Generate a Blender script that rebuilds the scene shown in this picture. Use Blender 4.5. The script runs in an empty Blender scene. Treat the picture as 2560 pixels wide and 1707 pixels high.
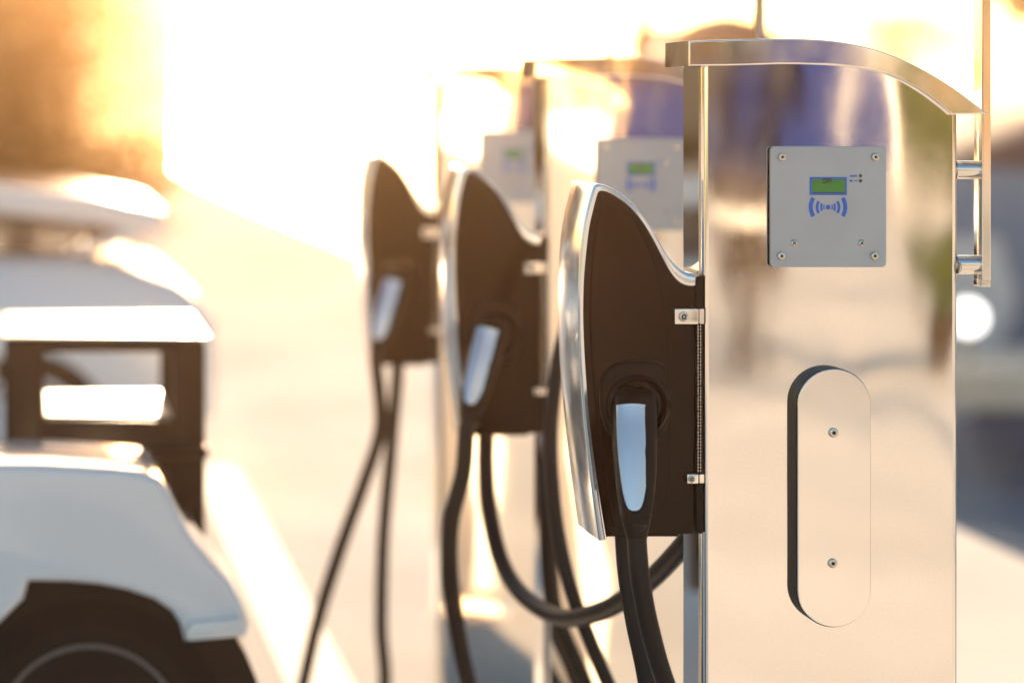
import bpy, bmesh, math, random
from mathutils import Vector, Matrix
R = math.radians
random.seed(4)
S = bpy.context.scene
C = S.collection

# ------------------------------------------------------------------ camera
F = 6000.0            # focal length in pixels of the 2560 px wide photograph
PX, PY = 70.0, 250.0  # where the row of pedestals vanishes
D1 = 3.33             # distance of the nearest pedestal
CZ = 1.40             # eye height
cam = bpy.data.cameras.new('camera'); cob = bpy.data.objects.new('camera', cam); C.objects.link(cob)
cob.location = (0, 0, CZ); cob.rotation_euler = (R(90), 0, 0)
cam.sensor_width = 36; cam.lens = F / 2560 * 36
cam.shift_x = (1280 - PX) / 2560; cam.shift_y = -(853.5 - PY) / 2560
cam.clip_start = .05; cam.clip_end = 3000
cam.dof.use_dof = True; cam.dof.focus_distance = D1 - .01; cam.dof.aperture_fstop = 1.75
S.camera = cob

# ------------------------------------------------------------------ sky and sun
SUN_EL, SUN_AZ = 8.8, 4.3
w = bpy.data.worlds.new('World'); S.world = w; w.use_nodes = True
nt = w.node_tree
sky = nt.nodes.new('ShaderNodeTexSky'); sky.sky_type = 'NISHITA'; sky.sun_disc = False
sky.sun_elevation = R(SUN_EL); sky.sun_rotation = R(SUN_AZ)
sky.air_density = 1.0; sky.dust_density = 1.2; sky.ozone_density = 1.2
nt.nodes['Background'].inputs[1].default_value = .058
nt.links.new(sky.outputs[0], nt.nodes['Background'].inputs[0])
sun = bpy.data.lights.new('sun', 'SUN'); sob = bpy.data.objects.new('sun', sun); C.objects.link(sob)
sun.energy = 5.0; sun.angle = R(.55); sun.color = (1.0, .72, .45)
sdir = Vector((math.sin(R(SUN_AZ)) * math.cos(R(SUN_EL)), math.cos(R(SUN_AZ)) * math.cos(R(SUN_EL)), math.sin(R(SUN_EL))))
sob.rotation_euler = sdir.to_track_quat('Z', 'Y').to_euler(); sob.location = (0, 30, 20)

S.view_settings.view_transform = 'Standard'; S.view_settings.look = 'None'
S.view_settings.exposure = 2.4; S.view_settings.gamma = 1
S.render.engine = 'CYCLES'
cy = S.cycles
cy.use_denoising = True; cy.denoiser = 'OPENIMAGEDENOISE'
cy.max_bounces = 8; cy.glossy_bounces = 5; cy.diffuse_bounces = 3; cy.volume_bounces = 0; cy.transmission_bounces = 6
cy.sample_clamp_indirect = 12; cy.caustics_reflective = False; cy.caustics_refractive = False
cy.use_adaptive_sampling = False

# ------------------------------------------------------------------ helpers
def wx(px, d=D1): return (px - PX) * d / F
def wz(py, d=D1): return CZ - (py - PY) * d / F

def mat(name, col=(.5, .5, .5), rough=.5, metal=0., noise=None, bump=None, rvar=None, coat=0., emit=None, aniso=None, spec=.5):
    m = bpy.data.materials.new(name); m.use_nodes = True
    t = m.node_tree; n = t.nodes; l = t.links; b = n['Principled BSDF']
    b.inputs['Base Color'].default_value = (*col, 1); b.inputs['Roughness'].default_value = rough
    b.inputs['Metallic'].default_value = metal; b.inputs['Coat Weight'].default_value = coat
    b.inputs['Specular IOR Level'].default_value = spec
    tc = n.new('ShaderNodeTexCoord')
    if noise:   # (scale, second colour, contrast low, high)
        tx = n.new('ShaderNodeTexNoise'); tx.inputs['Scale'].default_value = noise[0]; tx.inputs['Detail'].default_value = 6
        l.new(tc.outputs['Object'], tx.inputs['Vector'])
        r = n.new('ShaderNodeValToRGB'); r.color_ramp.elements[0].position = noise[2]; r.color_ramp.elements[1].position = noise[3]
        r.color_ramp.elements[0].color = (*col, 1); r.color_ramp.elements[1].color = (*noise[1], 1)
        l.new(tx.outputs['Fac'], r.inputs['Fac']); l.new(r.outputs['Color'], b.inputs['Base Color'])
    last = None
    for bp in (bump or []):   # (scale, strength distance, stretch vector, detail)
        tx = n.new('ShaderNodeTexNoise'); tx.inputs['Scale'].default_value = bp[0]; tx.inputs['Detail'].default_value = bp[3]
        mp = n.new('ShaderNodeMapping'); mp.inputs['Scale'].default_value = bp[2]
        l.new(tc.outputs['Object'], mp.inputs['Vector']); l.new(mp.outputs['Vector'], tx.inputs['Vector'])
        bn = n.new('ShaderNodeBump'); bn.inputs['Strength'].default_value = 1; bn.inputs['Distance'].default_value = bp[1]
        l.new(tx.outputs['Fac'], bn.inputs['Height'])
        if last: l.new(last.outputs['Normal'], bn.inputs['Normal'])
        last = bn
    if last: l.new(last.outputs['Normal'], b.inputs['Normal'])
    if rvar:   # (scale, low rough, high rough)
        tx = n.new('ShaderNodeTexNoise'); tx.inputs['Scale'].default_value = rvar[0]; tx.inputs['Detail'].default_value = 5
        l.new(tc.outputs['Object'], tx.inputs['Vector'])
        mr = n.new('ShaderNodeMapRange'); mr.inputs['From Min'].default_value = .3; mr.inputs['From Max'].default_value = .7
        mr.inputs['To Min'].default_value = rvar[1]; mr.inputs['To Max'].default_value = rvar[2]
        l.new(tx.outputs['Fac'], mr.inputs['Value']); l.new(mr.outputs['Result'], b.inputs['Roughness'])
    if emit:
        b.inputs['Emission Color'].default_value = (*emit[0], 1); b.inputs['Emission Strength'].default_value = emit[1]
    return m

def leafy(name, col, var, mixf=.45):
    m = mat(name, col, .6, noise=(1.5, var, .35, .65), spec=.15); n_ = m.node_tree
    tr = n_.nodes.new('ShaderNodeBsdfTranslucent'); rp = [q for q in n_.nodes if q.type == 'VALTORGB'][0]
    n_.links.new(rp.outputs[0], tr.inputs['Color']); mx = n_.nodes.new('ShaderNodeMixShader'); mx.inputs[0].default_value = mixf
    n_.links.new(n_.nodes['Principled BSDF'].outputs[0], mx.inputs[1]); n_.links.new(tr.outputs[0], mx.inputs[2]); n_.links.new(mx.outputs[0], n_.nodes['Material Output'].inputs['Surface'])
    return m

def tag(o, label=None, cat=None, group=None, kind=None):
    if label: o['label'] = label
    if cat: o['category'] = cat
    if group: o['group'] = group
    if kind: o['kind'] = kind
    return o

def empty(name, loc=(0, 0, 0), rz=0):
    o = bpy.data.objects.new(name, None); C.objects.link(o); o.location = loc; o.rotation_euler = (0, 0, rz)
    o.empty_display_size = .1
    return o

FLAT = {'column', 'cap', 'card_reader', 'access_cover', 'pole', 'bracket', 'base_plate', 'flank_shield', 'top_board', 'lower_board', 'container', 'roof'}
def obj(name, bm, m, parent=None, smooth=True, angle=35):
    me = bpy.data.meshes.new(name); bmesh.ops.recalc_face_normals(bm, faces=bm.faces[:])
    bm.to_mesh(me); bm.free()
    for mm in (m if isinstance(m, (list, tuple)) else [m]): me.materials.append(mm)
    if smooth:
        for p in me.polygons: p.use_smooth = True
        me.set_sharp_from_angle(angle=R(angle))
    o = bpy.data.objects.new(name, me); C.objects.link(o)
    if name in FLAT:
        wn = o.modifiers.new('flat_faces', 'WEIGHTED_NORMAL'); wn.keep_sharp = True; wn.weight = 100
    if parent: o.parent = parent
    return o

def box(bm, x0, x1, y0, y1, z0, z1, bev=0, seg=2, mi=0):
    r = bmesh.ops.create_cube(bm, size=1)
    vs = r['verts']
    for v in vs:
        v.co = Vector(((x0 + x1) / 2 + v.co.x * (x1 - x0), (y0 + y1) / 2 + v.co.y * (y1 - y0), (z0 + z1) / 2 + v.co.z * (z1 - z0)))
    fs = set(f for v in vs for f in v.link_faces)
    for f in fs: f.material_index = mi
    if bev:
        es = set(e for v in vs for e in v.link_edges)
        bmesh.ops.bevel(bm, geom=list(es), offset=bev, segments=seg, profile=.5, affect='EDGES')

def prism(bm, pts, y0, y1, bev=0, seg=3, mi=0, front_only=False):
    """extrude an XZ outline from y0 to y1, rounding the rims"""
    a = [bm.verts.new((x, y0, z)) for x, z in pts]; b = [bm.verts.new((x, y1, z)) for x, z in pts]
    n = len(pts)
    f1 = bm.faces.new(a); f2 = bm.faces.new(b[::-1]); fs = [f1, f2]
    for i in range(n):
        fs.append(bm.faces.new((a[i], b[i], b[(i + 1) % n], a[(i + 1) % n])))
    for f in fs: f.material_index = mi
    bmesh.ops.recalc_face_normals(bm, faces=fs)
    if bev:
        es = list(f1.edges) + ([] if front_only else list(f2.edges))
        bmesh.ops.bevel(bm, geom=es, offset=bev, segments=seg, profile=.5, affect='EDGES', clamp_overlap=True)

def prism_x(bm, pts, x0, x1, bev=0, seg=3, mi=0):
    """extrude a YZ outline from x0 to x1"""
    n0 = len(bm.verts)
    t = bmesh.new(); prism(t, pts, x0, x1, bev, seg, mi)
    for v in t.verts: v.co = Vector((v.co.y, v.co.x, v.co.z))
    me = bpy.data.meshes.new('t'); t.to_mesh(me); t.free(); bm.from_mesh(me); bpy.data.meshes.remove(me)

def spline(pts, n=8, closed=False):
    """Catmull-Rom through points of any dimension"""
    out = []; P = [Vector(p) for p in pts]; m = len(P)
    for i in range(m if closed else m - 1):
        if closed: a, b, c, d = P[i - 1], P[i], P[(i + 1) % m], P[(i + 2) % m]
        else: a, b, c, d = P[max(i - 1, 0)], P[i], P[i + 1], P[min(i + 2, m - 1)]
        for k in range(n):
            t = k / n
            out.append(.5 * ((2 * b) + (c - a) * t + (2 * a - 5 * b + 4 * c - d) * t * t + (-a + 3 * b - 3 * c + d) * t ** 3))
    if not closed: out.append(P[-1])
    return out

def tube(bm, pts, r, seg=16, cap=True, mi=0):
    P = [Vector(p) for p in pts]; rings = []
    up = Vector((0, 1, 0)); prev = None
    for i, p in enumerate(P):
        t = (P[min(i + 1, len(P) - 1)] - P[max(i - 1, 0)]).normalized()
        if prev is None:
            a = t.cross(up)
            if a.length < .1: a = t.cross(Vector((1, 0, 0)))
            a.normalize()
        else: a = (prev - t * prev.dot(t)).normalized()
        prev = a; b = t.cross(a)
        rr = r[i] if isinstance(r, (list, tuple)) else r
        rings.append([bm.verts.new(p + (a * math.cos(2 * math.pi * k / seg) + b * math.sin(2 * math.pi * k / seg)) * rr) for k in range(seg)])
    for i in range(len(rings) - 1):
        for k in range(seg):
            f = bm.faces.new((rings[i][k], rings[i][(k + 1) % seg], rings[i + 1][(k + 1) % seg], rings[i + 1][k])); f.material_index = mi
    if cap:
        bm.faces.new(rings[0][::-1]); bm.faces.new(rings[-1])

def lathe(bm, prof, origin, axis='y', seg=32, mi=0):
    """prof: (radius, along). axis y: circle in XZ"""
    rings = []
    for r, a in prof:
        ring = []
        for k in range(seg):
            c, s = math.cos(2 * math.pi * k / seg) * r, math.sin(2 * math.pi * k / seg) * r
            v = {'y': (c, a, s), 'x': (a, c, s), 'z': (c, s, a)}[axis]
            ring.append(bm.verts.new(Vector(origin) + Vector(v)))
        rings.append(ring)
    for i in range(len(rings) - 1):
        for k in range(seg):
            f = bm.faces.new((rings[i][k], rings[i][(k + 1) % seg], rings[i + 1][(k + 1) % seg], rings[i + 1][k])); f.material_index = mi
    if prof[0][0] > 1e-6: bm.faces.new(rings[0])
    if prof[-1][0] > 1e-6: bm.faces.new(rings[-1])

def roundrect(x0, x1, z0, z1, r, n=6):
    p = []
    for cx, cz, a0 in ((x1 - r, z1 - r, 0), (x0 + r, z1 - r, 90), (x0 + r, z0 + r, 180), (x1 - r, z0 + r, 270)):
        for k in range(n + 1):
            a = R(a0 + 90 * k / n); p.append((cx + r * math.cos(a), cz + r * math.sin(a)))
    return p

def flat(bm, pts, y, mi=0):
    f = bm.faces.new([bm.verts.new((x, y, z)) for x, z in pts]); f.material_index = mi

def text_bm(s, x, y, z, size, offset=0., sx=1.):
    cu = bpy.data.curves.new('t', 'FONT'); cu.body = s; cu.size = size; cu.offset = offset; cu.align_x = 'CENTER'; cu.align_y = 'CENTER'
    cu.resolution_u = 3
    o = bpy.data.objects.new('t', cu); C.objects.link(o)
    bpy.context.view_layer.update()
    me = o.evaluated_get(bpy.context.evaluated_depsgraph_get()).to_mesh()
    bm = bmesh.new(); bm.from_mesh(me)
    for v in bm.verts: v.co = Vector((x + v.co.x * sx, y, z + v.co.y))
    bpy.data.objects.remove(o); bpy.data.curves.remove(cu)
    return bm

def merge(bm, other):
    me = bpy.data.meshes.new('t'); other.to_mesh(me); other.free(); bm.from_mesh(me); bpy.data.meshes.remove(me)

def copy_tree(o, parent=None):
    c = o.copy(); C.objects.link(c); c.parent = parent
    for ch in list(o.children): copy_tree(ch, c)
    return c

# ------------------------------------------------------------------ materials
STEEL = (.86, .82, .76)
M = {}
M['sheet'] = mat('polished_sheet', STEEL, .05, 1, noise=(240, (.82, .775, .71), .45, .8), bump=[(2.6, .0032, (1.2, 1, .8), 0), (6.0, .0013, (1.4, 1, .8), .5), (300, .0000012, (1, 1, .6), 2)], rvar=(7, .03, .085))
M['cap'] = mat('polished_cap', STEEL, .08, 1, bump=[(9, .0010, (1, 1, .7), 1.0), (60, .00002, (1, 1, 1), 3)], rvar=(14, .05, .12))
M['brushed'] = mat('brushed_steel', STEEL, .55, 1, bump=[(60, .0002, (1, 1, .05), 3)])
M['edge'] = mat('polished_side', STEEL, .05, 1, bump=[(4, .0006, (1, 1, .4), .5)])
M['plate'] = mat('polished_plate', STEEL, .07, 1, bump=[(6, .0007, (1.4, 1, .7), .5), (400, .000003, (1, 1, 1), 3)], rvar=(12, .05, .10))
M['tube'] = mat('polished_tube', (.76, .73, .68), .06, 1, bump=[(8, .0005, (1, 1, .3), 1)])
M['screw'] = mat('screw_steel', (.62, .58, .52), .25, 1, rvar=(500, .18, .4))
M['bolt_dark'] = mat('socket_dark', (.03, .028, .025), .5, .6)
M['rubber'] = mat('black_rubber', (.006, .0055, .005), .5, spec=.2, bump=[(300, .00006, (1, 1, 1), 3)])
M['acrylic'] = mat('frosted_acrylic', (.42, .44, .455), .32, coat=.15, noise=(14, (.45, .47, .485), .4, .6))
M['blueink'] = mat('blue_print', (.01, .13, .55), .4)
M['lcd'] = mat('green_lcd', (.02, .24, .035), .25, noise=(40, (.04, .27, .045), .35, .7), coat=.4)
M['lcddark'] = mat('lcd_segment', (.002, .012, .004), .4)
M['led'] = mat('led_dark', (.01, .008, .007), .15, coat=.8)
M['blackgloss'] = mat('black_gloss_plastic', (.004, .003, .0025), .14, spec=.17, bump=[(3, .0003, (1, 1, .6), .5)], rvar=(12, .10, .18))
M['blacksatin'] = mat('black_satin_plastic', (.006, .005, .0045), .40, spec=.16, bump=[(700, .00003, (1, 1, 1), 2)])
M['silvertrim'] = mat('silver_trim', (.84, .83, .80), .20, .78, bump=[(7, .0022, (.7, .7, 1), 1.5)], rvar=(20, .10, .22))
M['inlay'] = mat('silver_blue_inlay', (.62, .66, .70), .30, .85)
M['cable'] = mat('cable_rubber', (.006, .0075, .009), .40, spec=.25, bump=[(250, .00008, (1, 1, .4), 3)])
M['pave'] = mat('quay_paving', (.62, .59, .54), .8, noise=(.7, (.76, .72, .66), .35, .65), bump=[(40, .002, (1, 1, 1), 5)], spec=0.)
M['marking'] = mat('white_road_paint', (.80, .79, .76), .85, spec=.05, noise=(6, (.72, .71, .68), .45, .75))
M['stone'] = mat('quay_stone', (.42, .39, .35), .8, noise=(3, (.3, .28, .25), .4, .6))
M['water'] = mat('harbour_water', (.09, .17, .23), .16, bump=[(1.8, .10, (1, 1, 1), 4), (9, .02, (1, 1, 1), 3)])
M['carwhite'] = mat('white_car_paint', (.80, .80, .80), .18, coat=1.0, bump=[(3, .0006, (1, 1, 1), 1)])
M['blackbox'] = mat('black_box_plastic', (.007, .006, .005), .38, spec=.2, bump=[(200, .0001, (1, 1, 1), 3)])
M['sheen'] = mat('sunlit_board_top', (.70, .68, .64), .3, noise=(8, (.6, .58, .55), .4, .7))  # sunlit top of black plastic, brightness put into the colour
M['tyre'] = mat('tyre_rubber', (.008, .0075, .007), .75, spec=.2, bump=[(60, .001, (1, 1, 1), 3)])
M['rim'] = mat('rim_alloy', (.22, .20, .18), .35, 1)
M['glass'] = mat('car_glass', (.03, .04, .045), .04, spec=.7, coat=.5)
M['dark'] = mat('dark_trim', (.008, .007, .006), .55, spec=.2)
M['wall'] = mat('rendered_wall', (.42, .33, .24), .85, noise=(.6, (.36, .28, .20), .35, .65), bump=[(20, .004, (1, 1, 1), 4)])
M['wallwarm'] = mat('sandstone_wall', (.44, .33, .22), .85, noise=(.5, (.33, .25, .16), .35, .65))
M['slate'] = mat('slate_roof', (.03, .027, .025), .9, spec=.03, noise=(5, (.035, .03, .03), .4, .6))
M['brownstone'] = mat('brown_stone_wall', (.16, .115, .08), .85, noise=(.5, (.11, .08, .055), .35, .65))
M['hullslate'] = mat('slate_blue_hull', (.20, .32, .44), .3, coat=.3)
M['roof'] = mat('roof_tiles', (.28, .11, .06), .8, noise=(5, (.20, .08, .05), .4, .6))
M['window'] = mat('window_glass', (.03, .035, .04), .05, spec=.8)
M['leaf'] = mat('leaf_green', (.055, .07, .015), .6, noise=(2.5, (.03, .045, .012), .35, .65))
M['leafdark'] = mat('hedge_leaf', (.06, .055, .02), .6, noise=(3, (.035, .04, .015), .35, .65))
M['bark'] = mat('bark', (.13, .09, .06), .9, noise=(9, (.08, .055, .04), .4, .6), bump=[(30, .01, (1, 1, .3), 4)])
M['hull'] = mat('white_hull', (.74, .74, .72), .22, coat=.4)
M['hullblue'] = mat('blue_hull', (.05, .12, .22), .25, coat=.5)
M['hullgrey'] = mat('grey_hull', (.30, .33, .35), .3, coat=.3)
M['canvas'] = mat('dark_canvas', (.05, .05, .065), .8, noise=(8, (.07, .07, .085), .4, .6))
M['mast'] = mat('mast_aluminium', (.55, .55, .54), .35, .8)
M['wood'] = mat('jetty_timber', (.78, .66, .50), .75, noise=(6, (.68, .57, .43), .4, .65))
M['bluepaint'] = mat('blue_paint', (.006, .015, .080), .9, spec=.03, noise=(3, (.006, .017, .09), .4, .6))
M['brownpaint'] = mat('brown_paint', (.026, .018, .012), .9, spec=.03, noise=(.8, (.04, .027, .017), .4, .6))
M['shore'] = mat('far_shore', (.07, .08, .05), .9, noise=(.08, (.14, .13, .10), .4, .6))

# ------------------------------------------------------------------ the setting
bm = bmesh.new()      # quay paving: a wide apron that narrows to a quay beside the pedestals
QX = 3.04
outline = [(-260, -220), (60, -220), (60, 3.2), (QX, 3.2), (QX, 240), (-260, 240)]
top = [bm.verts.new((x, y, 0)) for x, y in outline]; bot = [bm.verts.new((x, y, -1.6)) for x, y in outline]
bm.faces.new(top)
for i in range(len(outline)):
    j = (i + 1) % len(outline); f = bm.faces.new((top[i], bot[i], bot[j], top[j])); f.material_index = 1
tag(obj('quay', bm, [M['pave'], M['stone']], smooth=False), kind='structure')
bm = bmesh.new()
v = [bm.verts.new(p) for p in ((-900, 3, -.85), (900, 3, -.85), (900, 900, -.85), (-900, 900, -.85))]; bm.faces.new(v)
tag(obj('water', bm, M['water'], smooth=False), kind='structure')
bm = bmesh.new()
v = [bm.verts.new(p) for p in ((-900, -900, -1.7), (900, -900, -1.7), (900, 900, -1.7), (-900, 900, -1.7))]; bm.faces.new(v)
tag(obj('ground', bm, M['stone'], smooth=False), kind='structure')
bm = bmesh.new()
v = [bm.verts.new(p) for p in ((.61, 3.5, .004), (.775, 3.5, .004), (.79, 9.15, .004), (.63, 9.15, .004))]; bm.faces.new(v)
tag(obj('bay_marking', bm, M['marking'], smooth=False), kind='structure')
# hills across the water
bm = bmesh.new(); prev = None
for i in range(61):
    x = -80 + i * 10; h = .2 + .7 * math.sin(i * .31) ** 2
    a = bm.verts.new((x, 330, -1)); b = bm.verts.new((x, 345, h)); c = bm.verts.new((x, 420, h + .1))
    if prev:
        bm.faces.new((prev[0], a, b, prev[1])); bm.faces.new((prev[1], b, c, prev[2]))
    prev = (a, b, c)
tag(obj('hills', bm, M['shore']), kind='structure')

# ------------------------------------------------------------------ charging pedestal
PXC = 2076.0                                   # pixel column of the pedestal's centre in the photograph
XC = wx(PXC)
def lx(px, y=0.): return wx(px, D1 + y) - XC   # local x of a point y behind the front face
def lz(py, y=0.): return wz(py, D1 + y)

def cap_curve(off=0):
    up = [(1722, 103), (1830, 99), (1950, 97), (2040, 99), (2110, 106), (2190, 124), (2260, 150), (2330, 186), (2390, 224), (2435, 258), (2471, 286)]
    return up

def make_pedestal():
    root = empty('charging_pedestal', (XC, D1, 0))
    root['label'] = ''; root['category'] = 'charging station'; root['group'] = 'charging pedestals in a row'
    DEP = .105
    # column sheet: outline with the arched shoulder, rounded edges
    pts = [(lx(1757), .0), (lx(2396), .0), (lx(2396), lz(288)), (lx(2385), lz(262)), (lx(2330), lz(228)), (lx(2260), lz(185)), (lx(2180), lz(155)), (lx(2100), lz(138)), (lx(2000), lz(130)), (lx(1757), lz(130))]
    bm = bmesh.new(); prism(bm, pts, 0, DEP, .0085, 5)
    bmesh.ops.delete(bm, geom=[f for f in bm.faces if f.calc_center_median().z < .001 and abs(f.normal.z) > .9], context='FACES_ONLY')
    obj('column', bm, M['sheet'], root, angle=50)
    bm = bmesh.new(); prism(bm, [(lx(1757) - .0006, .02), (lx(1757) - .0016, .02), (lx(1757) - .0016, lz(170)), (lx(1757) - .0006, lz(170))], .014, DEP - .012)
    obj('side_panel', bm, M['edge'], root)
    bm = bmesh.new(); box(bm, lx(1772), lx(2381), DEP + .0005, DEP + .004, .06, lz(310), .0012, 2)
    obj('bounce_panel', bm, M['brushed'], root)  # unseen reflector added to bounce sun into the next column's face
    bm = bmesh.new(); box(bm, lx(1700), lx(2440), -.05, DEP + .05, 0, .012, .003)
    obj('base_plate', bm, M['plate'], root)
    # cap: an arched hollow-looking lid standing proud all round
    up = [Vector((lx(x, -.010), lz(y, -.010))) for x, y in cap_curve()]
    low = [(2380, 287), (2350, 262), (2300, 226), (2240, 194), (2180, 176), (2110, 166), (2040, 162), (1950, 161), (1850, 164), (1770, 165), (1722, 166)]
    lo = [Vector((lx(x, -.010), lz(y, -.010))) for x, y in low]
    pts = spline(up, 3) + spline(lo, 3)
    bm = bmesh.new(); prism(bm, [(p.x, p.y) for p in pts], -.010, DEP + .012, .0045, 4)
    obj('cap', bm, M['cap'], root, angle=40)

    # access cover: a rounded plate on a black spacer
    def stadium(x0, x1, y0, y1, dep, n=20):
        a, b = lx(x0, dep), lx(x1, dep); t, u = lz(y0, dep), lz(y1, dep); r = (b - a) / 2; cx = (a + b) / 2
        return [(cx + r * math.cos(R(180 * k / n)), t - r + r * math.sin(R(180 * k / n))) for k in range(n + 1)] + \
               [(cx + r * math.cos(R(180 + 180 * k / n)), u + r + r * math.sin(R(180 + 180 * k / n))) for k in range(n + 1)]
    ST = (1994, 2177, 922, 1567)
    bm = bmesh.new(); prism(bm, stadium(*ST, -.023), -.023, -.0195, .0014, 3)
    cover = obj('access_cover', bm, M['plate'], root, angle=50)
    bm = bmesh.new(); prism(bm, stadium(1992.5, 2178.5, 920.5, 1568.5, -.023), -.0198, -.0002)
    obj('spacer', bm, M['rubber'], cover)
    def screw2(parent, px, py, y, r=.0058, kind='hex', h=.0035):
        """screw with its dark drive recess in one mesh (a sub-part)"""
        bm = bmesh.new(); x, z = lx(px, y), lz(py, y)
        if kind == 'hex':
            lathe(bm, [(r, y), (r, y - h * .45), (r * .88, y - h * .85), (r * .66, y - h), (r * .40, y - h), (r * .36, y - h * .4)], (x, 0, z), 'y', 24)
            f = bm.faces.new([bm.verts.new((x + r * .355 * math.cos(R(60 * k)), y - h * .45, z + r * .355 * math.sin(R(60 * k)))) for k in range(6)]); f.material_index = 1
        else:
            lathe(bm, [(r, y), (r * .95, y - h * .4), (r * .7, y - h * .8), (.00002, y - h)], (x, 0, z), 'y', 24)
            t = bmesh.new()
            box(t, -r * .55, r * .55, y - h - .0003, y - h + .001, -r * .13, r * .13)
            box(t, -r * .13, r * .13, y - h - .00035, y - h + .001, -r * .55, r * .55)
            for v in t.verts:
                dx, dz = v.co.x, v.co.z; v.co.x = x + (dx - dz) * .7071; v.co.z = z + (dx + dz) * .7071
            for f in t.faces: f.material_index = 1
            merge(bm, t)
        return obj('screw', bm, [M['screw'], M['bolt_dark']], parent, angle=40)
    screw2(cover, 2083, 1081, -.023, .0068, 'hex', .004); screw2(cover, 2081, 1407, -.023, .0066, 'hex', .004)

    # card reader panel
    y = -.0095
    bm = bmesh.new(); prism(bm, roundrect(lx(1926, y), lx(2216, y), lz(668, y), lz(366, y), .0065), y, -.0045, .0010, 2)
    pan = obj('card_reader', bm, M['acrylic'], root, angle=50)
    bm = bmesh.new(); prism(bm, roundrect(lx(1930, y), lx(2212, y), lz(664, y), lz(370, y), .005), -.0043, -.0002)
    obj('gasket', bm, M['rubber'], pan)
    for sx, sz in ((1955, 393), (2188, 393), (1953, 640), (2186, 640)): screw2(pan, sx, sz, y, .0056)
    for sx, sz in ((1985, 608), (2154, 608)): screw2(pan, sx, sz, y, .0050, 'cross', .002)
    bm = bmesh.new()   # blue frame round the window and the wave symbol
    e = y - .0004
    X0, X1, Z0, Z1 = lx(2024, y), lx(2117, y), lz(488, y), lz(443, y); a, b, c, d_ = lx(2029.5, y), lx(2112.5, y), lz(483, y), lz(448, y)
    for q in ((X0, X1, d_, Z1), (X0, X1, Z0, c), (X0, a, c, d_), (b, X1, c, d_)): box(bm, q[0], q[1], e, y + .0002, q[2], q[3])
    obj('screen_frame', bm, M['blueink'], pan, smooth=False)
    bm = bmesh.new(); cx, cz = lx(2070, y), lz(518, y); u = D1 / F
    for ro, ri, an in ((48, 38, 32), (30.6, 24, 32), (19.4, 14.8, 31), (12.2, 9.2, 31)):
        for sgn in (0, 180):
            o1 = [(cx + ro * u * math.cos(R(sgn + t)), cz + ro * u * math.sin(R(sgn + t))) for t in [an * (k / 8 * 2 - 1) for k in range(9)]]
            i1 = [(cx + ri * u * math.cos(R(sgn + t)), cz + ri * u * math.sin(R(sgn + t))) for t in [an * (1 - k / 8 * 2) for k in range(9)]]
            prism(bm, o1 + i1, e, y + .0002)
    prism(bm, [(cx + 6 * u * math.cos(R(15 * k)), cz + 6 * u * math.sin(R(15 * k))) for k in range(24)], e, y + .0002)
    obj('wave_symbol', bm, M['blueink'], pan, smooth=False)
    bm = bmesh.new(); box(bm, a + .0001, b - .0001, y - .0002, y + .0005, c + .0001, d_ - .0001)
    obj('screen', bm, M['lcd'], pan, smooth=False)
    e2 = y - .0005
    bm = text_bm('OFF', lx(2067.5, y), e2, lz(454, y), 12.6 * u * 1.5, .00022, .74)
    box(bm, lx(2037, y), lx(2044, y), e2 - .0001, e2 + .0002, lz(454.6, y), lz(453.2, y)); box(bm, lx(2088.5, y), lx(2096, y), e2 - .0001, e2 + .0002, lz(454.6, y), lz(453.2, y))
    box(bm, a + .0003, b - .0003, e2 + .0001, e2 + .0002, c + .0001, c + .0011)
    obj('screen_text', bm, M['lcddark'], pan, smooth=False)
    bm = text_bm('state', lx(2133, y), e, lz(439.6, y), 5.6 * u * 1.55, .00012, 1.1)
    prism(bm, [(lx(px_, y), lz(py_, y)) for px_, py_ in ((2124, 450), (2129, 450), (2132, 452.5), (2129, 455), (2124, 455))], e, y + .0002)
    box(bm, lx(2133, y), lx(2143, y), e, y + .0002, lz(453.1, y), lz(451.9, y)); box(bm, lx(2138, y), lx(2143, y), e - .0001, y + .0002, lz(453.7, y), lz(451.3, y))
    obj('state_label', bm, M['blueink'], pan, smooth=False)
    for pz in (440, 452.4):
        bm = bmesh.new(); lathe(bm, [(4.1 * u, y + .0001), (4.1 * u, y - .0006), (.00001, y - .001)], (lx(2151, y), 0, lz(pz, y)), 'y', 20)
        obj('indicator_light', bm, M['led'], pan)

    # flat pole carried on two stubs at the right
    bm = bmesh.new(); box(bm, lx(2455), lx(2478), .0, .030, lz(716), 2.6, .0018, 2)
    pole = obj('pole', bm, M['tube'], root)
    bm = bmesh.new(); box(bm, lx(2455) - .0002, lx(2478) + .0002, -.0002, .0302, lz(717), lz(700), .001, 1)
    obj('pole_foot', bm, M['plate'], pole)
    for (za, zb) in ((403, 449), (640, 688)):
        bm = bmesh.new(); r = (zb - za) / 2 * D1 / F
        lathe(bm, [(r, lx(2394)), (r, lx(2456))], (0, .018, lz((za + zb) / 2)), 'x', 28)
        st = obj('stub_tube', bm, M['tube'], root)
        bm = bmesh.new(); lathe(bm, [(r * .9, lx(2396)), (r * 1.25, lx(2396.2)), (r * 1.25, lx(2399)), (r * .9, lx(2399.5))], (0, .018, lz((za + zb) / 2)), 'x', 28)
        obj('collar', bm, M['tube'], st)
    bm = bmesh.new(); lathe(bm, [(.009, lx(2396)), (.009, lx(2400)), (.006, lx(2404)), (.00001, lx(2405))], (0, .004, lz(669)), 'x', 24)
    obj('dome_nut', bm, M['screw'], root)

    # ---- wall box on the left side; its flank faces the camera
    WD = .135; Y0 = -.004
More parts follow.
